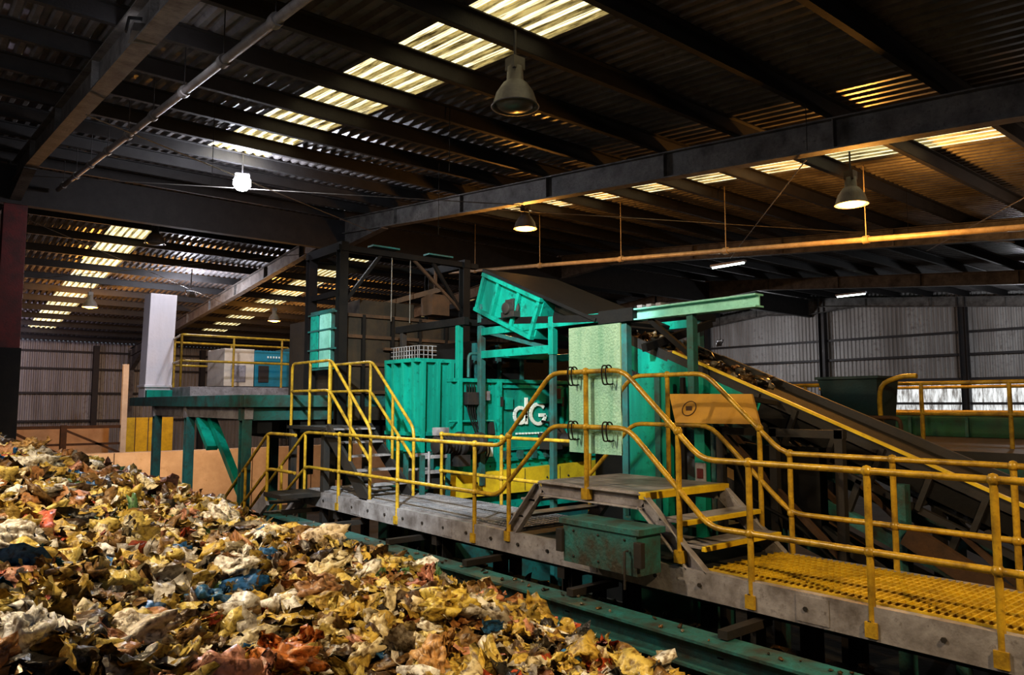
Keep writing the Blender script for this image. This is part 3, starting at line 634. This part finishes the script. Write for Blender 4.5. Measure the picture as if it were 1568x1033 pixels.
def rot(tilt):
    a=rng.uniform(0,2*math.pi);t=rng.normal(0,tilt);b2=rng.uniform(0,2*math.pi)
    return np.array(Matrix.Rotation(b2,3,'Z')@Matrix.Rotation(t,3,'X')@Matrix.Rotation(a,3,'Z'))
def place(p,f,x,y,col,lift=.0,tilt=.6,z=None):
    global cnt
    p=p@rot(tilt).T+np.array([x,y,(hz(x,y) if z is None else z)+lift])
    V.append(p);F.append(f+cnt);cnt+=len(p)
    j=rng.uniform(.75,1.25,(len(p),1));C.append(np.clip(np.tile(col,(len(p),1))*j,0,1))
def samp(dmin,dmax):
    while True:
        d=math.sqrt(rng.uniform(dmin**2,dmax**2));a=rng.uniform(-.12,1.08)
        x=d*math.sin(a);y=d*math.cos(a)
        if x<4.8 and y<16.5: return x,y
for (n,d0,d1,s0,s1) in ((3400,1.8,5.2,.03,.13),(5600,5,9,.04,.155),(5600,8.5,17,.055,.19)):
    for i in range(n):
        x,y=samp(d0,d1)
        col=pal[rng.choice(len(pal),p=pw)].copy()
        if y>9.5 and x>2.4 and rng.random()<.6: col=np.array([.18,.09,.08])*rng.uniform(.5,1.6)
        elif noise.noise(Vector((x*1.3,y*1.3,9)))>.25 and rng.random()<.5: col=col*.45
        s=s0+(s1-s0)*rng.random()**1.8
        if rng.random()<.36: place(*wad(12,7,s*.9),x,y,col,rng.uniform(-.02,.06),.5)
        else: place(*sheet(7,s*1.2),x,y,col,rng.uniform(-.03,.09),.6)
for (x,y,s,c) in ((1.75,4.1,.19,(.60,.22,.06)),(1.3,3.7,.17,(.54,.26,.18)),(1.0,4.3,.14,(.70,.62,.50)),(.85,3.3,.13,(.60,.26,.12)),(2.0,5.6,.16,(.80,.77,.70)),(2.9,6.2,.16,(.70,.60,.46)),(1.4,6.6,.17,(.76,.70,.56)),(.9,7.4,.16,(.62,.48,.12)),(2.9,4.2,.14,(.64,.50,.12)),(3.5,4.5,.12,(.52,.24,.14)),(.55,5.4,.17,(.78,.75,.68)),(1.9,8.5,.18,(.60,.46,.12)),(3.6,7.2,.17,(.56,.50,.42)),(.35,3.1,.13,(.68,.64,.55)),(2.3,4.9,.15,(.36,.2,.1)),(1.1,9.0,.16,(.04,.16,.36)),(3.3,5.2,.13,(.48,.22,.16)),(2.4,3.6,.14,(.56,.33,.14)),(.7,11.5,.2,(.7,.62,.36)),(1.5,12.5,.18,(.48,.3,.12)),(.5,3.9,.15,(.76,.74,.70)),(2.6,5.4,.15,(.66,.58,.38)),(1.6,5.0,.13,(.05,.18,.38)),(.8,6.2,.15,(.62,.16,.10)),(2.6,7.6,.17,(.78,.72,.62)),(1.3,10.4,.18,(.78,.74,.66))):
    place(*wad(30,18,s,14,2.6,.20),x,y,np.array(c),.07,.3)
    place(*sheet(12,s*1.6,8,.35),x+.12,y+.06,np.array(c)*.9,.12,.35)
def finish_litter(name,mt):
    global V,F,C,cnt
    v=np.concatenate(V);f=np.concatenate(F);c=np.concatenate(C);v[:,2]+=EYE
    me=bpy.data.meshes.new(name);me.vertices.add(len(v));me.vertices.foreach_set('co',v.ravel().astype(np.float32))
    me.loops.add(f.size);me.loops.foreach_set('vertex_index',f.ravel().astype(np.int32))
    me.polygons.add(len(f));me.polygons.foreach_set('loop_start',np.arange(0,f.size,4,dtype=np.int32));me.polygons.foreach_set('loop_total',np.full(len(f),4,dtype=np.int32))
    me.update();me.validate()
    ca=me.color_attributes.new('litter_colour','FLOAT_COLOR','POINT');ca.data.foreach_set('color',np.c_[c,np.ones(len(c))].ravel().astype(np.float32))
    me.materials.append(mt);SC.collection.objects.link(bpy.data.objects.new(name,me))
    V=[];F=[];C=[];cnt=0
hm=bpy.data.materials.new('mixed_waste');hm.use_nodes=True;nt=hm.node_tree;N=nt.nodes;L=nt.links;bs=N['Principled BSDF']
at=N.new('ShaderNodeAttribute');at.attribute_name='litter_colour'
nn=N.new('ShaderNodeTexNoise');nn.inputs['Scale'].default_value=26;nn.inputs['Detail'].default_value=6
tc=N.new('ShaderNodeTexCoord');L.new(tc.outputs['Object'],nn.inputs[0])
rp=N.new('ShaderNodeValToRGB');rp.color_ramp.elements[0].position=.35;rp.color_ramp.elements[0].color=(.32,.26,.20,1);rp.color_ramp.elements[1].position=.53;rp.color_ramp.elements[1].color=(1.1,1.1,1.1,1)
L.new(nn.outputs[0],rp.inputs[0]);mx=N.new('ShaderNodeMix');mx.data_type='RGBA';mx.blend_type='MULTIPLY';mx.inputs[0].default_value=1
L.new(at.outputs['Color'],mx.inputs[6]);L.new(rp.outputs[0],mx.inputs[7]);L.new(mx.outputs[2],bs.inputs['Base Color']);bs.inputs['Roughness'].default_value=.28
bp=N.new('ShaderNodeBump');bp.inputs['Strength'].default_value=.5;bp.inputs['Distance'].default_value=.03;L.new(nn.outputs[0],bp.inputs['Height']);L.new(bp.outputs[0],bs.inputs['Normal'])
finish_litter('waste_heap',hm)
for i in range(1040):
    if i<600: x,y,z=rng.uniform(4.75,6.5),rng.uniform(-1.5,11),-2.25
    elif i<800: x,y,z=rng.uniform(6.8,9.2),rng.uniform(-1,5),FL+.03
    elif i<900: x,y,z=rng.uniform(4.52,4.68),rng.uniform(-1.5,11),-1.66
    else: x,y=rng.uniform(7.62,8.55),rng.uniform(5.0,7.6);z=cz_(y)+.02
    s=rng.uniform(.02,.07) if i<800 else (rng.uniform(.008,.022) if i<900 else rng.uniform(.03,.10))
    place(*wad(9,5,s),x,y,pal[rng.choice([4,5,5,6,12,13])]*.5,.0,.4,z=z)
finish_litter('spilled_debris',hm)
# ------------------------------------------------------------------ world
w=bpy.data.worlds.new('world');SC.world=w;w.use_nodes=True;w.node_tree.nodes['Background'].inputs[0].default_value=(.5,.6,.7,1);w.node_tree.nodes['Background'].inputs[1].default_value=.3
SC.view_settings.view_transform='Standard';SC.view_settings.exposure=0.1
try: SC.view_settings.look='Medium High Contrast'
except Exception: pass
